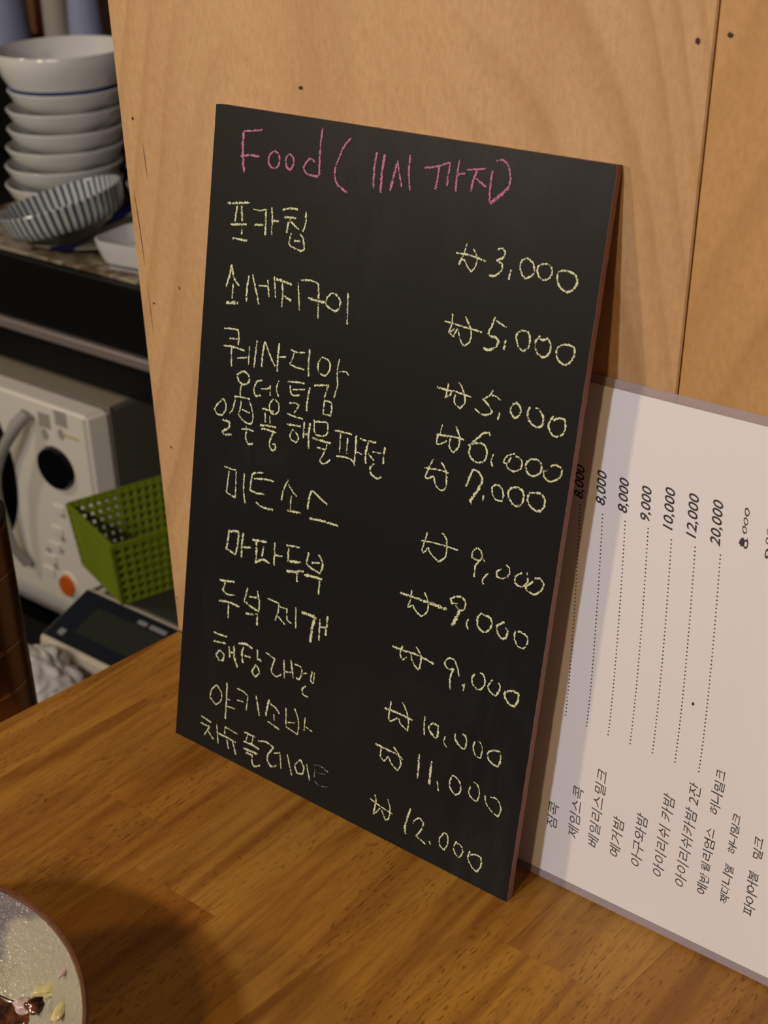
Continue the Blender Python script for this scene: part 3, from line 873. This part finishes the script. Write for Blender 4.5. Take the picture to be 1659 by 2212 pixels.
def gshift(v):   # the printed columns drift a little across the sheet
    t = (.165-v)
    return .0074*(1-math.exp(-max(t, -.03)/.045)) + .0006*max(0, (.06-v)/.03)
def text_verts(s, off=0):
    cu = bpy.data.curves.new('t', 'FONT'); cu.body = s; cu.resolution_u = 3; cu.offset = off
    o = bpy.data.objects.new('t', cu); COL.objects.link(o)
    dg = bpy.context.evaluated_depsgraph_get()
    me = bpy.data.meshes.new_from_object(o.evaluated_get(dg))
    bpy.data.objects.remove(o)
    v = [tuple(x.co[:2]) for x in me.vertices]; f = [tuple(p.vertices) for p in me.polygons]
    bpy.data.meshes.remove(me); bpy.data.curves.remove(cu); return v, f
def put_text(name, s, uc, v0, v1, hgt, m, shear=.2, drift=None, wob=0, dy=-.00030, label=None, y_mid=.37, off=0):
    """text read upwards (along +v); glyph tops point to -u; uc = centre line"""
    vv, ff = text_verts(s, off)
    xs = [a for a, b in vv]; x0, x1 = min(xs), max(xs); sx = (v1-v0)/(x1-x0); out = []
    for i, (a, b) in enumerate(vv):
        yy = (b-y_mid); v = v0+(a-x0)*sx+shear*yy*hgt; u = -yy*hgt
        if wob:
            w_ = noise.noise_vector(Vector((a*1.3, b*1.6, uc*900))); u += w_.x*wob; v += w_.y*wob
        c0 = uc(v) if callable(uc) else uc
        out.append(sheet_pt(c0+u, v, dy))
    return obj(name, (out, [], ff), m, sm, label=label)
def center(k, lift=0):
    # k=1..: centre line of printed line k at text level
    return lambda v: .0212+.01*(k-1)-.0002*(k-1)+lift+gshift(v)+.0022*min(1, max(0, (.12-v)/.06))
H_ = .0056
names = ["짐콕", "제임스콕", "베일리스밀크", "예거밤", "아구와밤", "아이리쉬 카밤", "아이리쉬카밤 2잔"]
tops = [.0362, .0478, .0595, .0421, .0479, .0609, .0698]
ucs = [.0314, .0417, .0512, .0613, .0711, .0810, .0908]
for k, (s, t, uc) in enumerate(zip(names, tops, ucs)):
    put_text('printed_name', s, (lambda v, uc=uc: uc-.022*(v-.045)), .0245, t, H_, M_inkgrey)
prices = ["8,000", "8,000", "8,000", "9,000", "10,000", "12,000", "20,000"]
pv = [(.1669, .1798), (.1669, .1800), (.1665, .1796), (.1658, .1790), (.1656, .1810), (.1653, .1813), (.1650, .1815)]
for k, (s, (a, b)) in enumerate(zip(prices, pv)):
    uc = .0212+.0097*k
    put_text('printed_price', s, (lambda v, uc=uc: uc-.10*(v-.1735)), a, b, .0057, M_ink, shear=.22, off=.012)
def dots(k):
    bm = bmesh.new(); v = .0752 if k else .0762
    base = [.0232, .0332, .0431, .0530, .0629, .0727, .0829][k]
    g0 = gshift(.0752); end = .1645 if k < 4 else .1622
    while v < end:
        u = base+.0076*(1-((v-.075)/.090)**1.35) if v < .165 else base
        seg = 6; r = .00033
        bm.faces.new([bm.verts.new(sheet_pt(u+r*math.cos(2*math.pi*i/seg), v+r*math.sin(2*math.pi*i/seg), -.00030)) for i in range(seg)])
        v += .00157
    obj('dotted_leader', bm, M_ink, sm, kind='stuff')
for k in range(7): dots(k)
# handwritten lines
def hand(s, cells, hgt=.0058):
    for ch, (u, v, h) in zip(s, cells):
        if ch == ' ': continue
        put_text('handwritten_character', ch, u, v-h*.45, v+h*.45, h*1.02, M_pen, shear=.1, wob=.0006)
def run(s, u0, v0, u1, v1, h):
    n = len(s); return [(u0+(u1-u0)*(i+.5)/n+random.uniform(-.0004, .0004), v0+(v1-v0)*(i+.5)/n, h*random.uniform(.88, 1.08)) for i in range(n)]
s8 = "에반윌리엄스 허니밀크"; hand(s8, run(s8, .1003, .0252, .0990, .0800, .0047))
s9 = "잭다니엘 허니밀크"; hand(s9, run(s9, .1099, .0254, .1087, .0648, .0046))
s10 = "파이어볼 밀크"; hand(s10, run(s10, .1201, .0256, .1185, .0592, .0050))
s11 = "예거 밀크"; hand(s11, run(s11, .1300, .0262, .1290, .0500, .0050))
hand("8", [(.0913, .1688, .0042)]); hand("000", [(.0903, .1734, .0030), (.0902, .1766, .0030), (.0900, .1801, .0032)]); hand(".", [(.0918, .1711, .0012)])
bm = bmesh.new()   # scribbled-over top of the 8
bm.faces.new([bm.verts.new(sheet_pt(u, v, -.00034)) for u, v in ((.0893, .1680), (.0896, .1697), (.0903, .1699), (.0912, .1694), (.0913, .1681), (.0903, .1676))])
obj('ink_scribble', bm, M_pen, sm)
hand("8", [(.1008, .1672, .0042)]); hand("000", [(.1000, .1722, .0030), (.0998, .1756, .0030), (.0997, .1790, .0030)])
bm = bmesh.new(); bm.faces.new([bm.verts.new(sheet_pt(.0833+.0006*math.cos(i), .1012+.0008*math.sin(i), -.0003)) for i in range(6)])
obj('ink_dot', bm, M_pen, sm)

# ================================================================ FOREGROUND BOWL
RB, HB = .0889, .055
bl = thing('glazed_bowl', (.1544, -.3075, 0), label='cream glazed stoneware bowl with brown rim in the near left corner', cat='bowl')
prof = [(0, .004), (.036, .004), (.038, 0), (.042, 0), (.044, .006), (.066, .018), (.081, .036), (.0882, .0525), (.0889, .0545), (.0880, .0555)]
inner = [(.0862, .0545), (.0835, .049), (.0775, .037), (.063, .021), (.040, .0115), (.018, .0095), (0, .0092)]
obj('body', lathe(prof[:8]+[(.0878, .0515)], 96), M_rim, bl, smooth=True)
bi = lathe([(.0871, .0545)]+inner[1:], 128)
for v in bi.verts:
    r = math.hypot(v.co.x, v.co.y)
    if .02 < r < .084:
        a = math.atan2(v.co.y, v.co.x); v.co.z += .0007*math.sin(3*a+r*220)+.0005*noise.noise(v.co*90)
obj('glazed_inside', bi, M_glaze, bl, smooth=True)
obj('rim', lathe([(.0882, .0520), (.0889, .0545), (.0882, .0555), (.0871, .0553), (.0866, .0535)], 128), M_rim, bl, smooth=True, label='bare brown rim')

def blob(name, loc, sc, m, seed, rot=0, amp=.35, sub=3, label=None, cat=None):
    bm = bmesh.new(); bmesh.ops.create_icosphere(bm, subdivisions=sub, radius=1)
    for v in bm.verts:
        v.co *= 1+amp*noise.noise(v.co*1.4+Vector((seed, 0, 0)))*1.6+amp*.35*noise.noise(v.co*4+Vector((0, seed, 0)))
        v.co = Vector((v.co.x*sc[0], v.co.y*sc[1], v.co.z*sc[2]))
    o = obj(name, bm, m, smooth=True); o.location = loc; o.rotation_euler = (0, 0, rot)
    if label: tag(o, label, cat)
    return o
def fromworld(dx, dy, dz): return (.1544+dx, -.3075+dy, dz)
def bowl_z(r):
    pr = [(0, .0092), (.018, .0095), (.040, .0115), (.063, .021), (.0775, .037), (.0835, .049), (.0871, .0545)]
    for (a, za), (b_, zb) in zip(pr, pr[1:]):
        if r <= b_: return za+(zb-za)*(r-a)/(b_-a)
    return .0545
def smear(name, cx, cy, rx, ry, th, m, seed, label, cat, n=56, rings=16):
    bm = bmesh.new(); L = []
    ctr = None
    for k in range(rings+1):
        row = []
        for i in range(n):
            a = 2*math.pi*i/n; e = 1+.32*noise.noise(Vector((math.cos(a)*1.6+seed, math.sin(a)*1.6, 0)))+.16*noise.noise(Vector((math.cos(a)*5+seed, math.sin(a)*5, 3)))
            q = k/rings; x = cx+rx*e*q*math.cos(a); y = cy+ry*e*q*math.sin(a)
            r = math.hypot(x-.1544, y+.3075)
            z = bowl_z(min(r, .085))+.0004+th*(1-q**3)*(1+.9*noise.noise(Vector((x*140, y*140, seed))))-(.0012 if k == rings else 0)
            row.append(bm.verts.new((x-cx, y-cy, z)))
        L.append(row)
    bmesh.ops.remove_doubles(bm, verts=L[0], dist=.01)
    bm.verts.ensure_lookup_table(); c0 = [v for v in bm.verts if (v.co.xy.length < 1e-4)][0]
    for i in range(n): bm.faces.new((c0, L[1][i], L[1][(i+1) % n]))
    for k in range(1, rings):
        for i in range(n): bm.faces.new((L[k][i], L[k+1][i], L[k+1][(i+1) % n], L[k][(i+1) % n]))
    o = obj(name, bm, m, smooth=True); o.location = (cx, cy, 0); tag(o, label, cat); return o
smear('sauce_puddle', .1640, -.2640, .0270, .0270, .0030, M_sauce, 3.3, 'dark brown sauce left over in the cream bowl', 'sauce')
for i, (p, sc, mm, rot, lb) in enumerate(SCRAPS_AND_GLINT): blob('food_scrap_or_glint', p, sc, {'M1': M_scrap, 'M2': M_scrapw_glint, 'M3': M_sauce}[mm], 10+i*3.7, rot, .3, 3, lb, 'food')

# ================================================================ BRONZE CANISTER AND LEDGE
def canister():
    cx, cy, r = CAN[0], CAN[1], CAN[2]; zb, zt = CAN[3], CAN[4]
    t = thing('bronze_canister', (cx, cy, zb), label='tall bronze cylinder with thin bright rings at the left frame edge', cat='canister')
    hh = zt-zb; cuts = [0]+[c-zb for c in CAN[5]]+[hh]
    for a, b in zip(cuts, cuts[1:]):
        obj('segment', lathe([(0, a+.0004), (r-.001, a+.0004), (r, a+.0014), (r, b-.0014), (r-.001, b-.0004), (0, b-.0004)], 96), M_brass, t, smooth=True)
    for c in cuts[1:-1]:
        obj('ring', lathe([(r-.0012, c-.0005), (r+.0001, c-.0004), (r+.0001, c+.0004), (r-.0012, c+.0005)], 96), M_ring, t, smooth=True)
    obj('cap', lathe([(0, hh), (r-.0005, hh), (r+.0002, hh+.0015), (r+.0002, hh+.006), (r-.002, hh+.0085), (0, hh+.0088)], 96), M_bcap, t, smooth=True, label='dark grey cap')
    lg = obj('side_ledge', box(cx-.10, -.028, cy-.20, cy+r+.004, zb-.02, zb-.0002, .001), M_panelwood)
    tag(lg, 'dark ledge beside the bar carrying the bronze cylinder', 'shelf')
    st = obj('ledge_support', box(-.060, .0595, cy-.15, cy-.05, zb-.05, zb-.0203), M_panelwood, lg)
canister()

# ================================================================ KITCHEN
# lower prep counter
pc = thing('prep_counter', (0, 0, 0), label='dark steel prep counter behind the bar under the kitchen scale', cat='counter')
obj('worktop', box(-1.5, -.5052, .08, .292, -.37, -.343, .003), M_black, pc)
obj('worktop', box(-.505, -.10, .08, .425, -.37, -.343, .003), M_steel, pc)
obj('cabinet', box(-1.48, -.12, .11, .285, -1.0495, -.3702), M_black, pc)
# black rack that holds the oven and the crockery
rk = thing('black_rack', (0, 0, 0), label='black shelving rack holding crockery above a white oven', cat='rack')
obj('crockery_shelf', box(-1.7, -.16, .5, .985, -.090, -.0555, .003), M_black, rk)
obj('front_lip', box(-1.7, -.16, .492, .4998, -.128, -.0535, .0015), M_black, rk)
obj('light_rail', box(-1.7, -.16, .492, .503, -.146, -.1335, .002), M_rail, rk, label='pale grey front rail')
obj('gap_shade_board', box(-1.7, -.16, .5035, .975, -.192, -.150, .003), M_black, rk)  # black board put in for the shaded gap between rail and oven
obj('oven_shelf', box(-1.7, -.16, .43, .975, -.535, -.505, .003), M_black, rk)
for x in (-1.685, -.175): obj('post', box(x-.014, x+.014, .505, .53, -1.0495, -.1925, .002), M_black, rk)
for x in (-1.685, -.175): obj('post', box(x-.014, x+.014, .95, .975, -1.0495, -.1925, .002), M_black, rk)

# oven
ov = thing('white_oven', (0, 0, 0), label='cream white countertop oven with black dial and orange button', cat='oven')
OX0, OX1, OZ0, OZ1 = -1.10, -.634, -.500, -.2005
obj('case', box(OX0, OX1, .485, .83, OZ0+.012, OZ1, .004, 2), [M_mwcase], ov)
obj('case_top', box(OX0+.003, OX1-.003, .487, .828, OZ1+.0001, OZ1+.0015), M_mwtop, ov)
def bezel():
    bm = bmesh.new(); a = (OX0, OX1, OZ0, OZ1); b = (OX0+.012, OX1-.008, OZ0+.010, OZ1-.001); vs = []
    f = [bm.verts.new(p) for p in ((b[0], .455, b[2]), (b[1], .455, b[2]), (b[1], .455, b[3]), (b[0], .455, b[3]))]
    g = [bm.verts.new(p) for p in ((a[0], .484, a[2]), (a[1], .484, a[2]), (a[1], .484, a[3]), (a[0], .484, a[3]))]
    bm.faces.new(f[::-1]); bm.faces.new(g)
    for i in range(4): bm.faces.new((f[i], f[(i+1) % 4], g[(i+1) % 4], g[i]))
    bmesh.ops.bevel(bm, geom=list(bm.edges), offset=.004, segments=3, affect='EDGES'); return bm
obj('front_panel', bezel(), M_mw, ov, smooth=True)
obj('seam_strip', box(OX0-.0005, OX1+.0005, .4835, .4862, OZ0+.010, OZ1+.0022, .0005), M_rail, ov)
dw = obj('door_window', disc(-.900, -.312, .117, .130, .4515, .4549, 48), M_blackg, ov, label='black oval door window')
obj('handle', tube([(-.733, .447, -.216), (-.740, .436, -.228), (-.752, .430, -.248), (-.768, .428, -.270), (-.782, .427, -.298), (-.788, .428, -.340), (-.785, .436, -.400), (-.778, .447, -.425)], [.007, .008, .007, .006, .006, .006, .006, .006], 12), M_mwprint, ov, smooth=True)
obj('dial', disc(-.7024, -.2785, .0300, .0262, .449, .4549, 48), M_blackg, ov, smooth=True, label='glossy black oval dial')
obj('orange_button', disc(-.7131, -.4359, .0125, .0140, .449, .4549, 32), M_orange, ov, smooth=True, label='round orange button')
obj('button_ring', disc(-.7131, -.4359, .0165, .0180, .4535, .4549, 32), M_mw, ov)
for (x, z, a, b) in ((-.7131, -.2226, .010, .009), (-.6835, -.2134, .010, .009)): obj('printed_icon', box(x-a, x+a, .4542, .4549, z-b, z+b, .0002), M_mwprint, ov)
for (x, z) in ((-.7152, -.2403), (-.6867, -.2328)): obj('printed_digit', disc(x, z, .0055, .0070, .4542, .4549, 12), M_mwprint, ov)
obj('printed_line', box(-.682, -.657, .4543, .4549, -.2340, -.2300), M_mwyel, ov)
for (x, z) in ((-.7106, -.3341), (-.7193, -.3641), (-.7285, -.3887), (-.7393, -.4079), (-.7468, -.4276)): obj('touch_key', box(x-.0095, x+.0095, .4528, .4549, z-.0055, z+.0055, .001), M_mw, ov)
for (x, z) in ((-.705, -.340), (-.7114, -.3739), (-.7183, -.3916), (-.733, -.418), (-.742, -.398)): obj('key_print', box(x-.004, x+.004, .4545, .4549, z-.0035, z+.0035), M_mwprint, ov)
for x in (-1.06, -.67):
    for y in (.50, .80): obj('foot', box(x-.012, x+.012, y-.012, y+.012, -.5048, OZ0+.0118), M_black, ov)

# kitchen scale
sc = thing('kitchen_scale', (0, 0, 0), label='cream kitchen scale with slanted black display panel beneath green basket', cat='scale')
def scale_body():
    bm = bmesh.new(); prof = [(.2485, -.3427), (.2470, -.3300), (.2475, -.3155), (.3125, -.2925), (.316, -.300), (.424, -.302), (.4245, -.3427)]
    L = []
    for x in (-.4905, -.272): L.append([bm.verts.new((x, y, z)) for y, z in prof])
    n = len(prof)
    for i in range(n): bm.faces.new((L[0][i], L[0][(i+1) % n], L[1][(i+1) % n], L[1][i]))
    bm.faces.new(L[0][::-1]); bm.faces.new(L[1]); bmesh.ops.bevel(bm, geom=list(bm.edges), offset=.003, segments=2, affect='EDGES'); return bm
obj('housing', scale_body(), M_scale, sc, smooth=True)
SLP = Vector((0, .065, .023)).normalized()
def on_slope(x0, x1, t0, t1, h, m, name, label=None):
    o0 = Vector((0, .2475, -.3155)); up = Vector((0, -SLP.z, SLP.y)); bm = bmesh.new()
    base = [o0+SLP*t+Vector((x, 0, 0)) for x, t in ((x0, t0), (x1, t0), (x1, t1), (x0, t1))]
    a = [bm.verts.new(p+up*.0001) for p in base]; b = [bm.verts.new(p+up*h) for p in base]
    bm.faces.new(a[::-1]); bm.faces.new(b)
    for i in range(4): bm.faces.new((a[i], a[(i+1) % 4], b[(i+1) % 4], b[i]))
    return obj(name, bm, m, sc, label=label)
on_slope(-.486, -.277, .0035, .0655, .0012, M_scaleblk, 'display_panel', 'navy black display panel')
on_slope(-.456, -.330, .0190, .0520, .0020, M_lcd, 'screen', 'dark unlit screen')
on_slope(-.473, -.465, .0100, .0170, .0018, M_printw, 'printed_mark')
on_slope(-.404, -.392, .0545, .0590, .0018, M_printw, 'printed_mark')
on_slope(-.388, -.366, .0545, .0590, .0018, M_printw, 'printed_mark')
obj('weighing_platform', box(-.476, -.29, .318, .4235, -.3015, -.2965, .002), M_steel, sc)

# green basket
def basket():
    t = thing('green_basket', (-.4405, .3150, -.2962), (0, 0, math.radians(-18)), 'small lime green perforated plastic basket on the kitchen scale', 'basket')
    A, B, HGT = .096, .105, .069   # left face length (runs -x), right face (runs +y)
    def P_(s, tt, h):  # s along -x 0..1, tt along +y 0..1 , taper
        k = .006*(h/HGT)
        x = -A*s; y = B*tt
        x += k*(1-2*s); y += -k*(1-2*tt)
        return Vector((x, y, h))
    bm = bmesh.new()
    def strut(p, q, r):
        d = (q-p); tube([p, q], r, 5, bm)
    faces4 = [lambda a, h: P_(a, 0, h), lambda a, h: P_(0, a, h), lambda a, h: P_(a, 1, h), lambda a, h: P_(1, a, h)]
    for fi, F_ in enumerate(faces4):
        n = 11 if fi in (0, 2) else 13
        for i in range(n+1): strut(F_(i/n, .0015), F_(i/n, HGT), .0029)
        for h in (.0015, .011, .020, .029, .038, .047, .056, .065): strut(F_(0, h), F_(1, h), .0029)
    obj('side_mesh', bm, M_green, t)
    bm = bmesh.new()
    c = [P_(0, 0, HGT), P_(1, 0, HGT), P_(1, 1, HGT), P_(0, 1, HGT)]
    ctr = sum(c, Vector())/4
    o_ = [bm.verts.new(ctr+(p-ctr)*1.04+Vector((0, 0, .001))) for p in c]; i_ = [bm.verts.new(ctr+(p-ctr)*.97+Vector((0, 0, .001))) for p in c]
    o2 = [bm.verts.new(v.co+Vector((0, 0, -.006))) for v in o_]; i2 = [bm.verts.new(v.co+Vector((0, 0, -.004))) for v in i_]
    for i in range(4):
        j = (i+1) % 4
        bm.faces.new((o_[i], o_[j], i_[j], i_[i])); bm.faces.new((o_[i], o_[j], o2[j], o2[i])); bm.faces.new((i_[i], i_[j], i2[j], i2[i])); bm.faces.new((o2[i], o2[j], i2[j], i2[i]))
    bmesh.ops.bevel(bm, geom=list(bm.edges), offset=.0012, segments=2, affect='EDGES')
    obj('rim', bm, M_green, t, smooth=True)
    bm = bmesh.new(); c = [P_(0, 0, 0), P_(1, 0, 0), P_(1, 1, 0), P_(0, 1, 0)]
    a = [bm.verts.new(p+Vector((0, 0, .0004))) for p in c]; b = [bm.verts.new(p+Vector((0, 0, .002))) for p in c]
    bm.faces.new(a[::-1]); bm.faces.new(b)
    for i in range(4): bm.faces.new((a[i], a[(i+1) % 4], b[(i+1) % 4], b[i]))
    obj('base', bm, M_green, t)
basket()

# crumpled bag
def bag():
    bm = bmesh.new(); bmesh.ops.create_icosphere(bm, subdivisions=5, radius=1)
    for v in bm.verts:
        d = v.co.copy(); r = 1+.22*noise.noise(d*1.3+Vector((4, 2, 0)))
        f = abs(noise.noise(d*3.1+Vector((7, 0, 1)))); r += .26*f+.04*abs(noise.noise(d*7))
        v.co = Vector((d.x*.052*r, d.y*.040*r, max(d.z*.034*r, -.0118)))
    o = obj('plastic_bag', bm, M_bag, smooth=True); o.location = (-.443, .200, -.3305); o.rotation_euler = (0, 0, -.25)
    tag(o, 'crumpled white plastic bag lying in front of the kitchen scale', 'bag')
bag()

# crockery
def bowl_profile(r, h, t=.003):
    return [(0, .002), (r*.36, .002), (r*.37, 0), (r*.42, 0), (r*.43, .005), (r*.70, h*.28), (r*.90, h*.60), (r*.985, h*.93), (r, h), (r-t*.6, h+.0012), (r-t, h-.0005), (r*.88, h*.60), (r*.66, h*.28), (r*.3, .008), (0, .007)]
BX, BY, BZ = STK
ord_ = ['just below the large bowl', 'second below the large bowl', 'third below the large bowl', 'fourth below the large bowl', 'fifth below the large bowl', 'at the very bottom']
SPC, NB = .022, 6
b0 = obj('white_bowl', lathe(bowl_profile(.070, .036), 72), M_porc, smooth=True)
tag(b0, 'white bowl', 'bowl', 'white porcelain bowls stacked on the black shelf')
for i in range(NB):   # i = 0 is the highest; the stack leans a little
    o = b0 if i == NB-1 else dup(b0)
    k = i/(NB-1)
    o.location = (BX-.014*k+[.001, -.001, .0015, 0, -.001, 0][i], BY-.011*k, BZ+SPC*(NB-1-i))
    o['label'] = 'plain white porcelain bowl stacked on the black shelf, ' + ord_[i]
tb = thing('large_white_bowl', (BX, BY, .0923), label='widest white bowl with blue foot line on top of the bowl stack', cat='bowl')
tb['group'] = 'white porcelain bowls stacked on the black shelf'
obj('body', lathe([(0, .002), (.058, .002), (.060, 0), (.064, 0), (.066, .006), (.073, .018), (.0775, .032), (.0785, .044), (.0775, .0455), (.0760, .044), (.072, .026), (.055, .010), (0, .008)], 96), M_porc, tb, smooth=True)
obj('blue_line', lathe([(.0652, .0008), (.0664, .0012), (.0676, .0068), (.0668, .0070)], 96), M_blue, tb, smooth=True, label='dark blue line round the foot')

# striped dish, tilted
sd = thing('striped_dish', SDLOC, SDROT, 'shallow dish with blue grey stripes propped at a tilt before the bowl stack', 'dish')
obj('body', lathe([(0, .001), (.058, .001), (.064, .004), (.068, .012), (.0715, .030), (.0705, .0312), (.0692, .030), (.0655, .013), (.060, .006), (0, .0035)], 128), M_stripe, sd, smooth=True)
# plate under it
pl = obj('patterned_plate', lathe([(0, 0), (.045, 0), (.05, .002), (.092, .010), (.0925, .0115), (.09, .0115), (.05, .0045), (0, .004)], 96), M_plate, smooth=True); pl.location = (-.752, .5975, -.0515)
tag(pl, 'patterned plate with cobalt patches under the tilted striped dish', 'plate')
tr = obj('beige_tray', box(-.95, -.45, .503, .73, -.0553, -.0518, .0012), M_beige); tag(tr, 'long mottled beige tray along the front of the crockery shelf', 'tray')
# small white dish right
def rect_dish(name, loc, rz, w, d, h, label):
    t = thing(name, loc, (0, 0, rz), label, 'dish')
    bm = bmesh.new()
    def ring(k, z, n=8):
        out = []
        for i in range(4*n):
            a = 2*math.pi*i/(4*n); c_, s_ = math.cos(a), math.sin(a); e = .5
            out.append(bm.verts.new((w*k*math.copysign(abs(c_)**e, c_), d*k*math.copysign(abs(s_)**e, s_), z)))
        return out
    rs = [ring(.80, 0), ring(.86, .006), ring(.97, h*.72), ring(1, h), ring(.96, h+.0006), ring(.90, h*.7), ring(.75, .007)]
    for a, b in zip(rs, rs[1:]):
        n = len(a)
        for i in range(n): bm.faces.new((a[i], a[(i+1) % n], b[(i+1) % n], b[i]))
    bm.faces.new(rs[0][::-1]); bm.faces.new(rs[-1]); obj('body', bm, M_porc, t, smooth=True)
    bm = bmesh.new(); 
    r1 = [Vector((w*.842*math.copysign(abs(math.cos(a))**.5, math.cos(a)), d*.842*math.copysign(abs(math.sin(a))**.5, math.sin(a)), .0030)) for a in [2*math.pi*i/48 for i in range(49)]]
    r2 = [Vector((w*.866*math.copysign(abs(math.cos(a))**.5, math.cos(a)), d*.866*math.copysign(abs(math.sin(a))**.5, math.sin(a)), .0058)) for a in [2*math.pi*i/48 for i in range(49)]]
    v1 = [bm.verts.new(p) for p in r1]; v2 = [bm.verts.new(p) for p in r2]
    for i in range(48): bm.faces.new((v1[i], v1[i+1], v2[i+1], v2[i]))
    obj('blue_line', bm, M_blue, t, label='blue line round the base'); return t
rect_dish('square_white_dish', (-.622, .556, -.0517), math.radians(8), .052, .042, .030, 'small squarish white dish with blue base line beside the wood panel')
for i in range(2):
    o = obj('small_white_bowl', lathe(bowl_profile(.052, .042), 64), M_porc, smooth=True) if i == 0 else dup(o)
    o.location = (-.735+.004*i, .700, -.0513+.021*i)
    tag(o, ('upper' if i else 'lower')+' of two small white bowls half hidden by the wood panel', 'bowl', 'two white bowls half hidden by the panel')

# things behind the crockery
def tumbler(x, y, r0, r1, h, m, name, label, cat):
    o = obj(name, lathe([(0, 0), (r0, 0), (r0+.001, .004), (r1, h), (r1-.002, h), (r0-.002, .006), (0, .006)], 48), m, smooth=True)
    o.location = (x, y, .0752); tag(o, label, cat); return o
cr = obj('dark_filler', box(-1.42, -.96, .80, .975, -.0552, .075, .003), M_black); tag(cr, 'black crate behind the bowl stack with bottles standing on it', 'filler')  # added block: carries the bottles and keeps the area beside the bowls black
tumbler(-1.240, .87, .040, .026, .24, M_glassb, 'clear_bottle', 'tall bluish clear bottle at the top left corner', 'bottle')
tumbler(-1.052, .865, .024, .012, .26, M_glassb, 'clear_bottle', 'tall bluish clear bottle next to the wood panel at the top', 'bottle')
o = obj('upright_board', box(-1.287, -1.242, .955, .967, .0752, .34, .002), M_brownbox); tag(o, 'orange brown upright board behind the bowl stack, left of the pale wrapper', 'board')
tumbler(-1.128, .88, .019, .016, .22, M_greyw, 'wrapped_bottle', 'greyish white wrapped bottle standing behind the bowl stack', 'bottle')
tumbler(-1.178, .950, .012, .011, .24, M_redbox, 'brown_bottle', 'dark brown bottle between pale wrapper and clear bottle', 'bottle')
